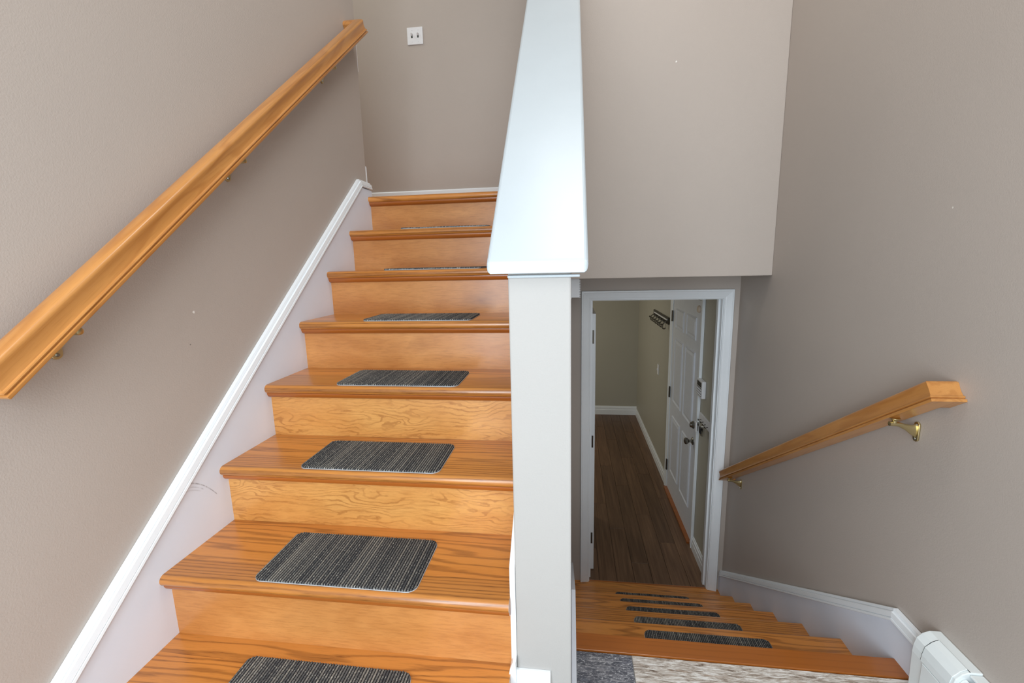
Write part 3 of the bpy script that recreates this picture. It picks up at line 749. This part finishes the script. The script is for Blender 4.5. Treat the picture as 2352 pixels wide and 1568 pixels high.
part('cover_plate', B(XW-0.075, XW-0.0005, YLC+0.0005, YLC+0.008, 2.205, 2.325), 'plate', tp, bevel=0.002)
part('toggle', B(XW-0.043, XW-0.035, YLC+0.0081, YLC+0.018, 2.255, 2.275), 'plate', tp)
ch = empty('door_chime', (0, 1.9, 1.11), 'ribbed white chime box tucked beside the post above the white doorway', 'door chime')
bm = BM(); zz = 1.062; pts = [(0.0005, zz)]
nrb = 11; step = (1.172-zz)/nrb
for i in range(nrb): pts += [(0.056, zz+i*step), (0.056, zz+i*step+step*0.55), (0.050, zz+i*step+step*0.62), (0.050, zz+(i+1)*step-0.0002)]
pts += [(0.0005, 1.172)]
extr(bm, pts, 'Y', 1.83, 1.99); part('cover', bm, 'plate', ch)
part('back_plate', B(0.0003, 0.004, 1.82, 2.0, 1.055, 1.176), 'plate', ch)
# ------------------------------------------------------------------ baseboard heater
ht = empty('baseboard_heater', (XR-0.03, 0.0, 0.0), 'white enamel baseboard heater on the tile floor below the right wall', 'heater')
def hprof(g, lip=True):
    return [(XR-0.0215+0.0205, 0.012), (XR-0.001, 0.214+g), (XR-0.030, 0.214+g), (XR-0.048, 0.205+g), (XR-0.0575-g, 0.190+g), (XR-0.0625-g, 0.170), (XR-0.064-g, 0.150), (XR-0.060-g, 0.012)]
E0, E1 = 0.238, 0.374
part('end_cap', extr(BM(), hprof(0.004), 'Y', E0, E1), 'heater', ht, bevel=0.002)
def shell(g0, g1):
    return [(XR-0.0315, 0.214+g1), (XR-0.048, 0.205+g1), (XR-0.0575-g1, 0.190+g1*0.7), (XR-0.0625-g1, 0.170), (XR-0.064-g1, 0.151), (XR-0.064-g0, 0.151), (XR-0.0625-g0, 0.170), (XR-0.0575-g0, 0.190+g0*0.7), (XR-0.048, 0.205+g0), (XR-0.0315, 0.214+g0)]
part('lid', extr(BM(), shell(0.0045, 0.0065), 'Y', E0+0.008, 0.338), 'heater', ht, bevel=0.0006, seg=1)
part('lid_gap', extr(BM(), shell(0.0035, 0.0047), 'Y', E0+0.009, 0.3405), 'fin', ht)
part('seam', B(XR-0.0312, XR-0.0298, E0+0.001, 0.338, 0.2175, 0.2186), 'fin', ht)
part('front_cover', B(XR-0.0715, XR-0.0682, E0-0.004, 0.330, 0.014, 0.149), 'heater', ht, bevel=0.001)
part('back_panel', B(XR-0.012, XR-0.0205+0.0195, -1.6, E0-0.001, 0.168, 0.206), 'heater', ht, bevel=0.002)
part('top_slab', B(XR-0.033, XR-0.0012, -1.6, E0-0.001, 0.2065, 0.2135), 'heater', ht, bevel=0.0025)
part('reflector', extr(BM(), [(XR-0.0385, 0.198), (XR-0.046, 0.195), (XR-0.0535, 0.184), (XR-0.0565, 0.172), (XR-0.0545, 0.172), (XR-0.052, 0.182), (XR-0.045, 0.192), (XR-0.0385, 0.195)], 'Y', -1.6, E0-0.001), 'heater', ht, smooth=True)
part('front_panel', extr(BM(), [(XR-0.0595, 0.02), (XR-0.064, 0.02), (XR-0.067, 0.150), (XR-0.066, 0.162), (XR-0.0635, 0.164), (XR-0.0625, 0.15)], 'Y', -1.6, E0-0.001), 'heater', ht)
part('slot', B(XR-0.0575, XR-0.0225, -1.6, E0-0.001, 0.03, 0.171), 'fin', ht)
